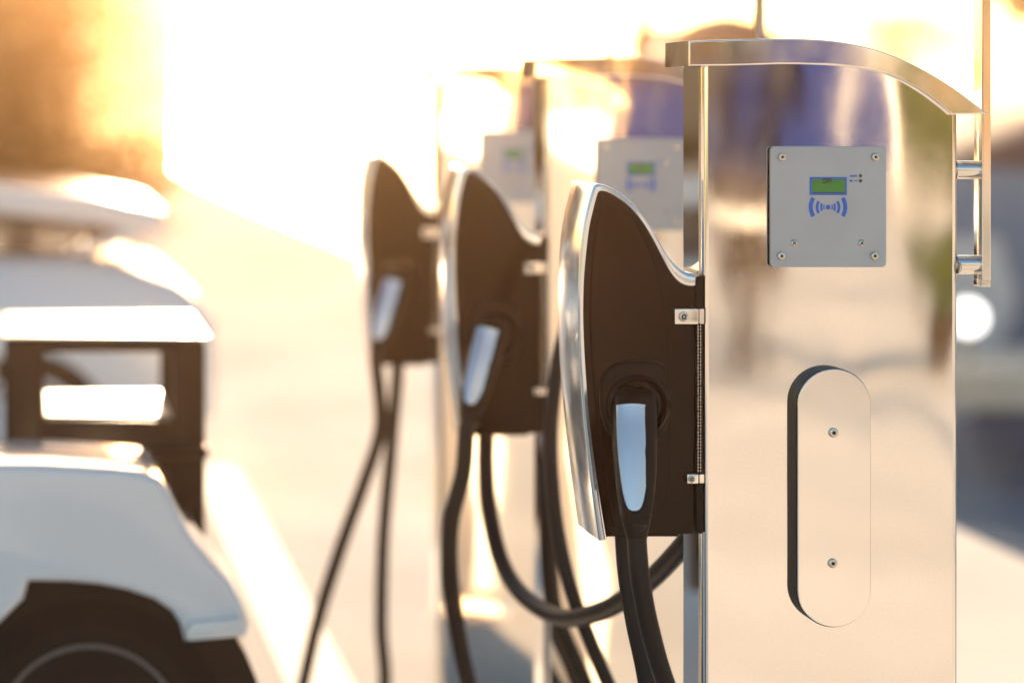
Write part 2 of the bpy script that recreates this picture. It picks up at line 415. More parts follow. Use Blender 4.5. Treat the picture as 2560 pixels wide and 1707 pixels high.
    outer = [(1738, 684), (1720, 682), (1698, 668), (1672, 640), (1645, 596), (1617, 550), (1588, 513), (1560, 489), (1530, 470), (1505, 461), (1490, 462), (1480, 480), (1470, 516), (1460, 560), (1452, 620), (1448, 690), (1446, 770), (1447, 850), (1452, 940), (1460, 1040), (1471, 1140), (1483, 1240), (1499, 1352)]
    inner = [(1738, 716), (1722, 716), (1700, 708), (1678, 684), (1656, 644), (1632, 597), (1604, 552), (1574, 518), (1544, 495), (1518, 481), (1500, 479), (1493, 492), (1483, 530), (1474, 572), (1467, 630), (1461, 700), (1459, 775), (1461, 850), (1466, 940), (1474, 1040), (1486, 1140), (1500, 1240), (1518, 1347)]
    T = lambda P, y=Y0: [Vector((lx(p[0], y), lz(p[1], y))) for p in P]
    O = spline(T(outer), 3); I = spline(T(inner), 3)
    bm = bmesh.new()
    body = [Vector((v.x, v.y)) for v in I] + T([(1518, 1342), (1600, 1341), (1735, 1334)])
    prism(bm, [(p.x, p.y) for p in body], Y0 + .004, Y0 + WD - .004, 0)
    wb = obj('wall_box', bm, M['blackgloss'], root, angle=30)
    # flank moulding: raised shield that follows the outline
    sh = [(1508, 500), (1540, 515), (1580, 552), (1612, 602), (1636, 660), (1652, 725), (1662, 800), (1668, 900), (1672, 1010), (1672, 1120), (1668, 1220), (1650, 1268), (1600, 1310), (1540, 1322), (1528, 1290), (1510, 1180), (1494, 1060), (1482, 940), (1475, 820), (1476, 720), (1482, 620), (1494, 545)]
    shp = spline([Vector((lx(p[0]), lz(p[1]))) for p in sh], 3, True)
    bm = bmesh.new(); prism(bm, [(p.x, p.y) for p in shp], Y0 - .003, Y0 + .0045, .0028, 3, front_only=True)
    obj('flank_shield', bm, M['blackgloss'], wb, angle=60)
    bm = bmesh.new(); n = len(O); rings = []
    for i in range(n):
        o_, i_ = O[i], I[i]; dr = (i_ - o_)
        rings.append([bm.verts.new(p) for p in ((i_.x, Y0 + .004, i_.y), (i_.x - dr.x * .08, Y0 + .0006, i_.y - dr.y * .08), (o_.x + dr.x * .35, Y0 - .0004, o_.y + dr.y * .35), (o_.x + dr.x * .1, Y0 + .0015, o_.y + dr.y * .1), (o_.x, Y0 + .006, o_.y),
                                                (o_.x - .0012, Y0 + WD * .5, o_.y), (o_.x, Y0 + WD - .006, o_.y), (o_.x + dr.x * .2, Y0 + WD, o_.y + dr.y * .2), (i_.x, Y0 + WD - .004, i_.y))])
    for i in range(n - 1):
        for k in range(8): bm.faces.new((rings[i][k], rings[i][k + 1], rings[i + 1][k + 1], rings[i + 1][k]))
    bm.faces.new(rings[0]); bm.faces.new(rings[-1][::-1])
    obj('silver_trim', bm, M['silvertrim'], wb, angle=50)
    bm = bmesh.new(); box(bm, lx(1739), lx(1756), -.0035, .09, lz(1332), lz(690), .001, 1)
    obj('mounting_plate', bm, M['blacksatin'], wb)
    bm = bmesh.new()
    for k in range(46):
        z = lz(815 + k * 8.0); box(bm, lx(1741.5), lx(1744.5), -.0052, -.0036, z - .0017, z + .0017, .0003, 1); box(bm, lx(1748), lx(1750.5), -.0052, -.0036, z - .0017, z + .0017, .0003, 1)
    obj('piano_hinge', bm, M['screw'], wb)
    for (x0, x1, z0, z1, bx_, bz, br) in ((1682, 1742, 770, 809, 1704, 790, 13), (1713, 1742, 1182, 1206, 1724, 1194, 9)):
        bm = bmesh.new(); box(bm, lx(x0), lx(x1), Y0 - .006, Y0 + .004, lz(z1), lz(z0), .0015, 2)
        br_ = obj('bracket', bm, M['plate'], wb)
        bm = bmesh.new(); r = br * D1 / F; yy = Y0 - .006
        lathe(bm, [(r, yy + .001), (r, yy - .0012), (r * .86, yy - .003), (r * .62, yy - .0034), (r * .50, yy - .0028), (r * .48, yy - .0012)], (lx(bx_), 0, lz(bz)), 'y', 24)
        bm.faces.ensure_lookup_table(); bm.faces[-1].material_index = 1
        lathe(bm, [(r * .20, yy - .001), (r * .20, yy - .003), (.00001, yy - .0031)], (lx(bx_), 0, lz(bz)), 'y', 14)
        obj('bracket_bolt', bm, [M['screw'], M['bolt_dark']], wb)
        bm = bmesh.new(); box(bm, lx(1745), lx(1757), -.008, -.0038, lz(z1), lz(z0), .001, 1)
        obj('bracket', bm, M['plate'], wb)
    # plug dock: moulded surround with hood
    dk = [(1530, 907), (1580, 900), (1640, 902), (1661, 925), (1668, 970), (1670, 1040), (1655, 1085), (1630, 1110), (1560, 1110), (1520, 1085), (1500, 1040), (1495, 990), (1502, 940)]
    dp = spline([Vector((lx(p[0]), lz(p[1]))) for p in dk], 3, True)
    bm = bmesh.new(); prism(bm, [(p.x, p.y) for p in dp], Y0 - .010, Y0 + .0045, .006, 4, front_only=True)
    obj('plug_dock', bm, M['blacksatin'], wb, angle=60)
    bm = bmesh.new()
    c_ = (lx(1586), 0, lz(1010)); r = .043
    lathe(bm, [(r, Y0 - .008), (r, Y0 - .020), (r - .004, Y0 - .024), (r - .008, Y0 - .022), (r - .010, Y0 - .012), (.0001, Y0 - .011)], c_, 'y', 48)
    obj('dock_ring', bm, M['blackgloss'], wb, angle=40)
    bm = bmesh.new()
    box(bm, lx(1600), lx(1700), Y0 + .01, Y0 + .07, lz(1343), lz(1333), .002, 2)
    obj('bottom_lip', bm, M['blacksatin'], wb)
    return root

# ------------------------------------------------------------------ charging plug and cable
def make_plug(root):
    """local frame: origin at the dock ring centre, z up; the handle leans out towards -y as it goes down"""
    u = D1 / F
    def sec(cx, z, w_, d, yc, n=20, p=2.6):
        out = []
        for k in range(n):
            a = 2 * math.pi * k / n; c, s = math.cos(a), math.sin(a)
            out.append(Vector((cx + w_ * math.copysign(abs(c) ** (2 / p), c), yc + d * math.copysign(abs(s) ** (2 / p), s), z)))
        return out
    PXo, PZo = 1586, 1010
    rows = [(1586, 968, 30, .010, -.020), (1586, 975, 44, .020, -.026), (1586, 990, 50, .026, -.032), (1586, 1015, 52, .028, -.036), (1586, 1060, 53, .028, -.046), (1586, 1120, 53, .028, -.060), (1588, 1180, 50, .026, -.073), (1589, 1230, 45, .024, -.083), (1589, 1270, 39, .022, -.091), (1589, 1291, 36, .0205, -.095)]
    bm = bmesh.new(); prev = None
    for cx, py, hw, dd, yc in rows:
        s = D1 + yc
        r_ = [bm.verts.new(v) for v in sec(((cx - PX) * s / F - (PXo - PX) * D1 / F), (CZ - (py - PY) * s / F) - wz(PZo), hw * s / F, dd, yc)]
        if prev:
            for k in range(20): bm.faces.new((prev[k], prev[(k + 1) % 20], r_[(k + 1) % 20], r_[k]))
        else: bm.faces.new(r_)
        prev = r_
    bm.faces.new(prev[::-1])
    lathe(bm, [(.027, -.030), (.027, -.004)], (0, 0, 0), 'y', 32)
    hb = obj('handle', bm, M['blacksatin'], root, angle=60)
    # inlay: a slightly domed tongue lying on the front of the handle
    rowsi = [(1013, 1582, 1.0, 39.5), (1016, 1582, 1.0, 39.8), (1060, 1582, 1, 39.5), (1110, 1583, 1, 38.5), (1150, 1584, 1, 36.5), (1190, 1585, 1, 33), (1225, 1585.5, 1, 28), (1250, 1586, 1, 23), (1266, 1586, 1, 17.5), (1273, 1586, 1, 12), (1276, 1586, 1, 5)]
    def yfront(py):
        for a_, b_ in zip(rows, rows[1:]):
            if a_[1] <= py <= b_[1]:
                t = (py - a_[1]) / (b_[1] - a_[1]); return (a_[4] - a_[3]) * (1 - t) + (b_[4] - b_[3]) * t
        return -.1
    bm = bmesh.new(); prev = None; N = 12
    for j, (py, cx, _, hw) in enumerate(rowsi):
        ring = []
        for k in range(N + 1):
            t = k / N * 2 - 1; arch = 4 * (1 - t * t) if j == 0 else 0
            y_ = yfront(py) - .0022 + .0075 * (t * hw / 40) ** 2; s = D1 + y_
            ring.append(bm.verts.new(((cx + t * hw - PX) * s / F - (PXo - PX) * D1 / F, y_, (CZ - (py - arch - PY) * s / F) - wz(PZo))))
        if prev:
            for k in range(N): bm.faces.new((prev[k], prev[k + 1], ring[k + 1], ring[k]))
        prev = ring
    top_ = bm.faces[:]
    r = bmesh.ops.extrude_face_region(bm, geom=top_)
    for v in r['geom']:
        if isinstance(v, bmesh.types.BMVert): v.co.y += .004
    obj('inlay', bm, M['inlay'], root, angle=50)
    bm = bmesh.new()
    pts = []; rr = []
    for cx, py, hw, yc in ((1589, 1289, 37, -.095), (1590, 1300, 35.5, -.0965), (1591, 1330, 28.5, -.101), (1592, 1347, 25, -.103)):
        s = D1 + yc; pts.append(((cx - PX) * s / F - (PXo - PX) * D1 / F, yc, CZ - (py - PY) * s / F - wz(PZo))); rr.append(hw * s / F)
    tube(bm, pts, rr, 28)
    obj('strain_relief', bm, M['rubber'], root, angle=50)

def cable_pts(px_pts):
    """(px, py, depth) -> world points"""
    return [Vector((wx(a, d), d, wz(b, d))) for a, b, d in px_pts]

pedestals = []
ped = make_pedestal()
STEP = [0, 1.045, 2.20]
labs = ['polished steel charging pedestal nearest the camera, its reader screen and arched cap in sharp focus',
        'middle charging pedestal, blurred, between the sharp steel one and the glowing farthest one',
        'farthest charging pedestal of the row, washed out in golden glare']
for i, s in enumerate(STEP):
    o = ped if i == 0 else copy_tree(ped)
    o.location = (XC + (0, .008, .012)[i], D1 + s, (0, -.006, -.006)[i]); o['label'] = labs[i]; pedestals.append(o)

ORG = Vector((wx(1586), D1, wz(1010)))
plugs = []
plug0 = empty('charging_plug', ORG)
make_plug(plug0)
plabs = ['black charging plug with blue-silver inlay docked on the nearest wall box, hanging straight',
         'blurred charging plug leaning left on the middle wall box, blue-grey inlay',
         'charging plug with pale lilac inlay on the farthest wall box, leaning left']
for i, s in enumerate(STEP):
    o = plug0 if i == 0 else copy_tree(plug0)
    o.location = ORG + Vector(((0, .008, .012)[i], s, (0, .02, .045)[i] * 0)); o['label'] = plabs[i]; o['category'] = 'charging plug'; o['group'] = 'charging plugs docked on the wall boxes'
    o.rotation_euler = (0, R((0, 13, 13)[i]), R((0, -4, -4)[i]))
    plugs.append(o)
bpy.context.view_layer.update()
def plug_end(o):
    yc = -.103; s = D1 + yc
    return o.matrix_world @ Vector(((1592 - PX) * s / F - (1586 - PX) * D1 / F, yc, CZ - (1343 - PY) * s / F - wz(1010)))

def cable(p, r, label, parent, n=10):
    bm = bmesh.new(); P = spline(p, n)
    tube(bm, P, r, 18)
    return obj('cord', bm, M['cable'], parent)
def add_cord(plug, pts, r):
    inv = plug.matrix_world.inverted()
    bm = bmesh.new(); tube(bm, [inv @ q for q in spline(pts, 10)], r, 18)
    return obj('cord', bm, M['cable'], plug)
# nearest: down from the plug, round near the ground and back up into the box
e = plug_end(plugs[0]); a = e + Vector((.001, -.001, .02))
add_cord(plugs[0], [a, e, *cable_pts([(1600, 1440, 3.22), (1622, 1560, 3.22), (1664, 1707, 3.23), (1740, 1880, 3.25), (1900, 2150, 3.27), (1960, 2500, 3.28), (1850, 2620, 3.30), (1720, 2400, 3.32), (1650, 1960, 3.34), (1618, 1707, 3.36), (1588, 1560, 3.375), (1568, 1440, 3.385), (1560, 1340, 3.39), (1560, 1325, 3.39)])], .0131)
# middle: plug strand
e = plug_end(plugs[1]); a = e + (e - plugs[1].matrix_world @ Vector((0, -.09, -.14))).normalized() * -.02
add_cord(plugs[1], [a, e, *cable_pts([(1158, 1180, 4.27), (1128, 1300, 4.27), (1124, 1420, 4.27), (1138, 1540, 4.28), (1172, 1707, 4.29), (1240, 1900, 4.30), (1300, 2060, 4.32), (1420, 2120, 4.33), (1520, 1990, 4.34), (1500, 1830, 4.34), (1462, 1707, 4.33), (1415, 1600, 4.33), (1385, 1520, 4.32), (1372, 1400, 4.31), (1366, 1240, 4.305), (1362, 1150, 4.32)])], .0150)
# farthest: two thin strands
e = plug_end(plugs[2]); a = e + (e - plugs[2].matrix_world @ Vector((0, -.09, -.14))).normalized() * -.02
add_cord(plugs[2], [a, e, *cable_pts([(952, 1060, 5.44), (912, 1200, 5.43), (858, 1350, 5.42), (800, 1530, 5.41), (758, 1707, 5.40), (730, 1830, 5.4), (780, 1840, 5.42), (880, 1800, 5.45), (958, 1730, 5.5), (953, 1560, 5.52), (958, 1350, 5.54), (975, 1150, 5.56), (992, 950, 5.57), (994, 900, 5.58)])], .0150)

# two cables that are not on the docked plugs
def loose(pts, r, label):
    bm = bmesh.new(); P = cable_pts(pts); tube(bm, spline(P, 10), r, 18)
    o = obj('cable', bm, M['cable']); tag(o, label, 'cable', 'loose charging cables'); return o
loose([(1216, 1060, 4.46), (1214, 1160, 4.44), (1222, 1270, 4.40), (1252, 1400, 4.33), (1310, 1490, 4.22), (1400, 1542, 4.06), (1500, 1528, 3.86), (1600, 1470, 3.70), (1680, 1395, 3.58), (1745, 1310, 3.50), (1790, 1200, 3.46)], .0152,
      'black cable swinging in a wide U from the middle wall box toward the nearest pedestal')
loose([(1500, 640, 4.10), (1440, 740, 4.10), (1402, 870, 4.08), (1384, 990, 4.06), (1376, 1100, 4.05), (1384, 1250, 4.02), (1404, 1380, 4.0), (1440, 1510, 3.98), (1520, 1707, 3.96), (1640, 1960, 3.95), (1700, 2080, 3.95)], .0118,
      'dark cable hanging steeply from behind the nearest wall box, crossing the wide U cable')

# ------------------------------------------------------------------ parked vehicles at the left
def wheel(parent, x, y0, y1, r, ri, zc):
    bm = bmesh.new(); ym = (y0 + y1) / 2
    lathe(bm, [(ri, y0 + .012), (r * .82, y0), (r * .96, y0 + .008), (r, y0 + .035), (r, y1 - .035), (r * .96, y1 - .008), (r * .82, y1), (ri, y1 - .012)], (x, 0, zc), 'y', 48)
    t = obj('wheel', bm, M['tyre'], parent)
    bm = bmesh.new()
    lathe(bm, [(ri, y0 + .012), (ri * 1.0, y0 + .004), (ri * .90, y0 + .006), (ri * .86, y0 + .03), (ri * .84, y1 - .03), (ri, y1 - .01)], (x, 0, zc), 'y', 48)
    lathe(bm, [(.0001, y0 + .012), (ri * .22, y0 + .014), (ri * .24, y0 + .04)], (x, 0, zc), 'y', 24)
    for k in range(7):
        an = 2 * math.pi * k / 7; c, s = math.cos(an), math.sin(an); w_ = ri * .09
        pts = [(x + c * ri * .18 - s * w_, zc + s * ri * .18 + c * w_), (x + c * ri * .88 - s * w_ * .8, zc + s * ri * .88 + c * w_ * .8), (x + c * ri * .88 + s * w_ * .8, zc + s * ri * .88 - c * w_ * .8), (x + c * ri * .18 + s * w_, zc + s * ri * .18 - c * w_)]
        prism(bm, pts, y0 + .018, y0 + .035)
    obj('rim', bm, M['rim'], t)
    return t

bug = empty('utility_buggy', (-.25, 4.75, 0))
tag(bug, 'white and black electric utility buggy at lower left, wheel arch and open black box', 'utility vehicle')
def bo(name, bm, m, parent=bug, **k):
    bmesh.ops.translate(bm, verts=bm.verts[:], vec=-bug.location); return obj(name, bm, m, parent, **k)
def fender(d, ylen, sgn=1):
    def q(px, py): return (wx(px, d), wz(py, d))
    o = [(-700, 1250), (-640, 1190), (-400, 1165), (-100, 1160), (130, 1163), (280, 1172), (360, 1180), (402, 1200), (425, 1235), (452, 1295), (482, 1350), (525, 1402), (575, 1455), (605, 1510), (624, 1560), (620, 1582), (560, 1594), (500, 1600), (462, 1604), (450, 1560), (430, 1530), (385, 1500), (320, 1478), (250, 1464), (170, 1457), (72, 1455), (60, 1500), (0, 1560), (-60, 1600), (-300, 1620), (-560, 1600), (-660, 1500)]
    P = [q(*p) for p in o]
    return P
bm = bmesh.new(); P = fender(4.2, .34); prism(bm, P, 4.2, 4.53, .065, 7)
bo('wheel_arch_body', bm, M['carwhite'], angle=60)
bm = bmesh.new(); box(bm, -1.6, wx(545, 4.3), 4.58, 5.02, .30, .56, .03); box(bm, -1.4, .22, 4.30, 5.25, .33, .52, .02)
bo('chassis', bm, M['dark'])
# end piece with clear lamp at the nose
bm = bmesh.new(); P2 = [(wx(a_, 4.18), wz(b_, 4.18)) for a_, b_ in ((480, 1555), (600, 1545), (620, 1570), (612, 1590), (470, 1602), (462, 1580))]
prism(bm, P2, 4.175, 4.30, .006, 2); bo('corner_lamp', bm, mat('lamp_lens', (.75, .74, .72), .1, coat=.8))
bm = bmesh.new(); tube(bm, spline([(wx(a_, 4.2), 4.207, wz(b_, 4.2)) for a_, b_ in ((-300, 1232), (0, 1228), (200, 1232), (300, 1245), (350, 1275), (372, 1330), (395, 1400))], 6), .004, 8); bo('panel_seam', bm, M['dark'])
for (xx, y0, y1) in ((wx(225, 4.24), 4.235, 4.42), (wx(225, 4.24), 5.13, 5.32), (wx(225, 4.24) - 1.25, 4.235, 4.42)):
    w_ = wheel(bug, xx - bug.location.x, y0 - bug.location.y, y1 - bug.location.y, .272, .168, .272)
bm = bmesh.new(); lathe(bm, [(.31, 4.24), (.31, 4.55), (.29, 4.56), (.0001, 4.56)], (wx(225, 4.24), 0, .28), 'y', 40)
for f in bm.faces[:]:
    if f.calc_center_median().z < .2: bm.faces.remove(f)
bo('arch_liner', bm, M['dark'])
# open black box: two boards on posts, sunlight on their tops put into a pale colour
BD = 5.0
def bx(px): return wx(px, BD)
def bz(py): return wz(py, BD)
for (a_, b_, yy) in ((12, 112, 0), (432, 514, 0), (12, 112, .46), (432, 512, .46)):
    bm = bmesh.new(); box(bm, bx(a_), bx(b_), BD + yy, BD + yy + .05, .28, bz(845) - .002, .012, 3); bo('post', bm, M['blackbox'])
bm = bmesh.new(); box(bm, bx(112) - .01, bx(432) + .01, BD + .003, BD + .04, bz(882), bz(845) - .003, .006, 2); bo('upper_rail', bm, M['blackbox'])
bm = bmesh.new(); box(bm, bx(112) - .01, bx(432) + .01, BD + .003, BD + .04, .30, bz(1050), .006, 2); bo('front_board', bm, M['blackbox'])
bm = bmesh.new(); box(bm, bx(112) - .01, bx(432) + .01, BD + .40, BD + .44, .30, bz(1054), .006, 2); bo('rear_board', bm, M['blackbox'])
bm = bmesh.new(); box(bm, bx(-4), bx(520), BD - .03, BD - .002, bz(1140), bz(1112), .006, 2); bo('ledge', bm, M['blackbox'])
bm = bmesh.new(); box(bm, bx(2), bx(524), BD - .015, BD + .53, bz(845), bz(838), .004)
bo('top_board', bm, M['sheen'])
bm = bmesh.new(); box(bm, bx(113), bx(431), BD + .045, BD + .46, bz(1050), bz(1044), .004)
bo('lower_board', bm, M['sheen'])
bm = bmesh.new(); box(bm, bx(-260), bx(-10), BD - .05, BD + .4, .3, bz(900), .04, 3)
bo('seat', bm, M['hullgrey'])

def car(name, x_nose, y_near, width, profile, windows, label, cat, wheels, wr, group=None, paint='carwhite'):
    """side profile (distance back from the nose, height) extruded across the width, with tapered glasshouse"""
    t = empty(name, (x_nose - 1.2, y_near + width / 2, 0)); tag(t, label, cat, group)
    ox, oy = t.location.x, t.location.y
    bm = bmesh.new(); P = [(x_nose - a - ox, z) for a, z in profile]
    prism(bm, P, -width / 2, width / 2, .07, 4)
    zmax = max(z for _, z in profile)
    for v in bm.verts:
        if v.co.z > .75: v.co.y *= 1 - .16 * (v.co.z - .75) / max(zmax - .75, .1)
    obj('body', bm, M[paint], t, angle=50)
    for wn in windows:
        bm = bmesh.new(); q = [(x_nose - a - ox, z) for a, z in wn]
        prism(bm, q, -width / 2 - .004, width / 2 + .004, .004, 1)
        for v in bm.verts:
            if v.co.z > .75: v.co.y *= 1 - .16 * (v.co.z - .75) / max(zmax - .75, .1)
        obj('window', bm, M['glass'], t)
    for a in wheels:
        for s in (-1, 1):
            yy = (-width / 2 - .008, -width / 2 + .17) if s < 0 else (width / 2 - .17, width / 2 + .008)
            wheel(t, x_nose - a - ox, yy[0], yy[1], wr, wr * .62, wr)
    for s in (-1, 1):
        bm = bmesh.new(); box(bm, x_nose - .16 - ox, x_nose - .0 - ox, s * (width / 2 - .16) - .09, s * (width / 2 - .16) + .09, .56, .66, .03, 2)
        obj('headlight', bm, M['rim'], t)
    bm = bmesh.new(); box(bm, x_nose - 1.12 - ox, x_nose - 1.0 - ox, -width / 2 - .12, -width / 2 - .01, .84, .94, .03, 3)
    obj('wing_mirror', bm, M[paint], t)
    return t
# roofed compact car beyond the buggy
cc = car('compact_car', .62, 7.9, 1.5,
    [(0.0, .35), (.0, .66), (.05, .74), (.12, .79), (.32, .86), (.52, .90), (1.2, .90), (2.4, .90), (3.2, .88), (3.38, .7), (3.38, .3), (3.0, .2), (.4, .2)],
    [], 'white compact car beyond the black open box, sloping roof edge blazing in the sun', 'car', (.62, 2.75), .29)
ro = Vector(cc.location)
def pr(name, pts, y0, y1, m, bev=.0):
    bm = bmesh.new(); prism(bm, [(.62 - a - ro.x, z) for a, z in pts], y0, y1, bev, 3); return obj(name, bm, m, cc)
pr('roof', [(.17, 1.035), (.40, 1.085), (.8, 1.13), (1.4, 1.165), (2.3, 1.175), (3.0, 1.14), (3.0, 1.07), (2.3, 1.09), (1.4, 1.075), (.8, 1.03), (.4, .985), (.19, .95)], -.72, .72, M['carwhite'], .03)
for s in (-1, 1):
    y0 = s * .66
    pr('side_window', [(.50, .895), (.36, .975), (.8, 1.02), (1.5, 1.075), (1.5, .895)], y0 - .006, y0 + .006, M['glass'])
    pr('side_window', [(1.58, .895), (1.58, 1.08), (2.8, 1.08), (2.95, .895)], y0 - .006, y0 + .006, M['glass'])
    pr('pillar', [(.40, .89), (.22, .955), (.29, .975), (.50, .89)], y0 - .03, y0 + .03, M['carwhite'], .01)
    pr('pillar', [(1.50, .89), (1.50, 1.07), (1.58, 1.08), (1.58, .89)], y0 - .03, y0 + .03, M['carwhite'], .01)
    pr('pillar', [(2.85, .89), (2.78, 1.08), (2.95, 1.08), (3.05, .89)], y0 - .03, y0 + .03, M['carwhite'], .01)
pr('windscreen', [(.40, .885), (.235, .955), (.245, .957), (.41, .885)], -.64, .64, M['glass'])
# ------------------------------------------------------------------ buildings, hedge, trees beyond
def building(name, x0, x1, y0, y1, h, mwall, label, cols, rows_, wsize, roofh=1.6, mroof='roof'):
    t = empty(name, ((x0 + x1) / 2, y0, 0)); tag(t, label, 'building')
    ox, oy = t.location.x, t.location.y
    bm = bmesh.new(); box(bm, x0 - ox, x1 - ox, 0, y1 - y0, 0, h); obj('wall', bm, mwall, t, smooth=False)
    bm = bmesh.new(); X0, X1 = x0 - ox - .4, x1 - ox + .4; L = y1 - y0
    v = [bm.verts.new(p) for p in ((X0, -.4, h + .003), (X1, -.4, h + .003), (X1, L + .4, h + .003), (X0, L + .4, h + .003), (X0, L / 2, h + roofh), (X1, L / 2, h + roofh))]
    for f in ((0, 1, 5, 4), (2, 3, 4, 5), (0, 4, 3), (1, 2, 5), (0, 3, 2, 1)): bm.faces.new([v[i] for i in f])
    obj('roof', bm, M[mroof], t, smooth=False)
    for r_ in range(rows_):
        for c in range(cols):
            cx = x0 - ox + (c + .5) * (x1 - x0) / cols; cz = 1.5 + r_ * 2.9
            bm = bmesh.new(); a, b = wsize
            for q in ((cx - a / 2 - .08, cx + a / 2 + .08, cz + b / 2, cz + b / 2 + .08), (cx - a / 2 - .08, cx + a / 2 + .08, cz - b / 2 - .08, cz - b / 2), (cx - a / 2 - .08, cx - a / 2, cz - b / 2, cz + b / 2), (cx + a / 2, cx + a / 2 + .08, cz - b / 2, cz + b / 2)):
                box(bm, q[0], q[1], -.06, .01, q[2], q[3])
            fr = obj('window', bm, mwall, t, smooth=False)
            bm = bmesh.new(); box(bm, cx - a / 2, cx + a / 2, -.02, .005, cz - b / 2, cz + b / 2); obj('pane', bm, M['brownpaint'] if mwall is M['wallwarm'] else M['window'], fr, smooth=False)
    return t
building('harbour_building', -14, .9, 46, 58, 7.2, M['wallwarm'], 'tan harbour building at far left behind the parked vehicles', 5, 2, (1.3, 1.5))

def leaves(bm, blobs, n, size, seed=1, mi=0):
    rnd = random.Random(seed)
    for _ in range(n):
        c, rad = rnd.choice(blobs)
        d = Vector((rnd.gauss(0, 1), rnd.gauss(0, 1), rnd.gauss(0, 1))).normalized() * (rnd.random() ** .45)
        p = Vector(c) + Vector((d.x * rad[0], d.y * rad[1], d.z * rad[2]))
        a = Vector((rnd.gauss(0, 1), rnd.gauss(0, 1), rnd.gauss(0, 1))).normalized(); b = a.orthogonal().normalized(); s = size * rnd.uniform(.6, 1.3)
        f = bm.faces.new([bm.verts.new(p + q) for q in (a * s, b * s * .5, -a * s, -b * s * .5)]); f.material_index = mi
M['glare_leaf'] = leafy('amber_glare_leaf', (.22, .10, .025), (.12, .06, .02))  # orange of the glare put into the added tree's leaves
M['veil_leaf'] = leafy('veiled_hedge_leaf', (.17, .075, .02), (.09, .045, .015))  # orange glare veil over a dark hedge, put into its leaf colour
def tree(x, y, h, spread, label, seed, m='leaf', n=2600):
    t = empty('tree', (x, y, 0)); tag(t, label, 'tree'); rnd = random.Random(seed)
    bm = bmesh.new(); tube(bm, spline([(0, 0, 0), (.1, 0, h * .25), (-.05, .1, h * .5), (.1, 0, h * .8)], 4), [.035 * h * (1 - .8 * k / 12) for k in range(13)], 10)
    for k in range(7):
        a = rnd.uniform(0, 6.28); z0 = h * rnd.uniform(.3, .6); r = spread * rnd.uniform(.5, .85)
        tube(bm, [(0, 0, z0), (math.cos(a) * r * .5, math.sin(a) * r * .5, z0 + h * .12), (math.cos(a) * r, math.sin(a) * r, z0 + h * .22)], [.014 * h, .009 * h, .004 * h], 7)
    obj('trunk', bm, M['bark'], t)
    blobs = [((math.cos(a) * spread * rr, math.sin(a) * spread * rr, z * h), (spread * .42, spread * .42, h * .14)) for a, rr, z in [(rnd.uniform(0, 6.28), rnd.uniform(.1, .65), rnd.uniform(.42, .9)) for _ in range(14)]]
    bm = bmesh.new(); leaves(bm, blobs, n, h * .028, seed); obj('crown', bm, M[m], t, smooth=False)
    return t
t = empty('hedge', (-3, 30, 0)); tag(t, 'low hedge above the compact car roof, orange glare put into its leaf colour', 'hedge')
bm = bmesh.new(); leaves(bm, [((-6 + k * .8, 0, .55), (.7, .5, .5)) for k in range(14)], 5200, .09, 5); 
for v in bm.verts: v.co.z = max(v.co.z, .02)
obj('foliage', bm, M['veil_leaf'], t, smooth=False)
for k in range(12):
    bm = bmesh.new(); tube(bm, [(-6 + k * .9, 0, 0), (-6 + k * .9 + .05, .05, .7)], [.02, .01], 6)
    obj('stem', bm, M['bark'], t)

M['glare_cloth'] = leafy('tan_glare_cloth', (.80, .70, .56), (.72, .62, .50), .7)
t = empty('glare_screen', (1.75, 45, 0)); tag(t, 'translucent tan panel added for the glare gradient right of the amber tree', 'screen')  # backlit cloth added to grade the building edge into the glare
bm = bmesh.new(); box(bm, -.85, 1.0, -.01, .01, .02, 7.2); obj('canvas', bm, M['glare_cloth'], t, smooth=False)
for sx in (-.88, 1.03):
    bm = bmesh.new(); lathe(bm, [(.04, 0), (.04, 7.3), (.0001, 7.34)], (sx, 0, 0), 'z', 12); obj('post', bm, M['wood'], t)
t = empty('tree', (-.5, 43, 0)); tag(t, 'amber tree added at top left, its thinning leaves imitating the glare gradient', 'tree')  # added so sparse leaves blur into a glare gradient
bm = bmesh.new(); tube(bm, spline([(0, 0, 0), (.1, 0, 2), (-.05, .1, 4), (.1, 0, 6.5)], 4), [.2 * (1 - .07 * k) for k in range(13)], 10); obj('trunk', bm, M['bark'], t)
rn = random.Random(8); bm = bmesh.new()
for _ in range(15000):
    p = Vector((rn.gauss(.2, 1.25), rn.gauss(0, .8), abs(rn.gauss(3.6, 2.0)) + .5)); a = Vector((rn.gauss(0, 1), rn.gauss(0, 1), rn.gauss(0, 1))).normalized(); b = a.orthogonal().normalized(); q_ = .085 * rn.uniform(.6, 1.3)
    bm.faces.new([bm.verts.new(p + q) for q in (a * q_, b * q_ * .55, -a * q_, -b * q_ * .55)])
obj('crown', bm, M['glare_leaf'], t, smooth=False)

# ------------------------------------------------------------------ marina at the right
t = empty('jetty', (9.0, 14.6, -.85)); tag(t, 'pale timber jetty across the water at the right edge', 'jetty')
def jo(name, bm, m): bmesh.ops.translate(bm, verts=bm.verts[:], vec=-t.location); return obj(name, bm, m, t, smooth=False)
bm = bmesh.new(); box(bm, QX + .02, 24, 14.1, 14.16, -.42, -.22, .01); jo('fascia_board', bm, M['wood'])
bm = bmesh.new()
for k in range(150): box(bm, QX + .02 + k * .14, QX + .145 + k * .14, 14.162, 15.6, -.225, -.2)
jo('deck', bm, M['wood'])
for k in range(7):
    bm = bmesh.new(); lathe(bm, [(.1, -1.5), (.1, .25), (.07, .3)], (4.2 + k * 3, 15.75, 0), 'z', 16); jo('pile', bm, M['stone'])

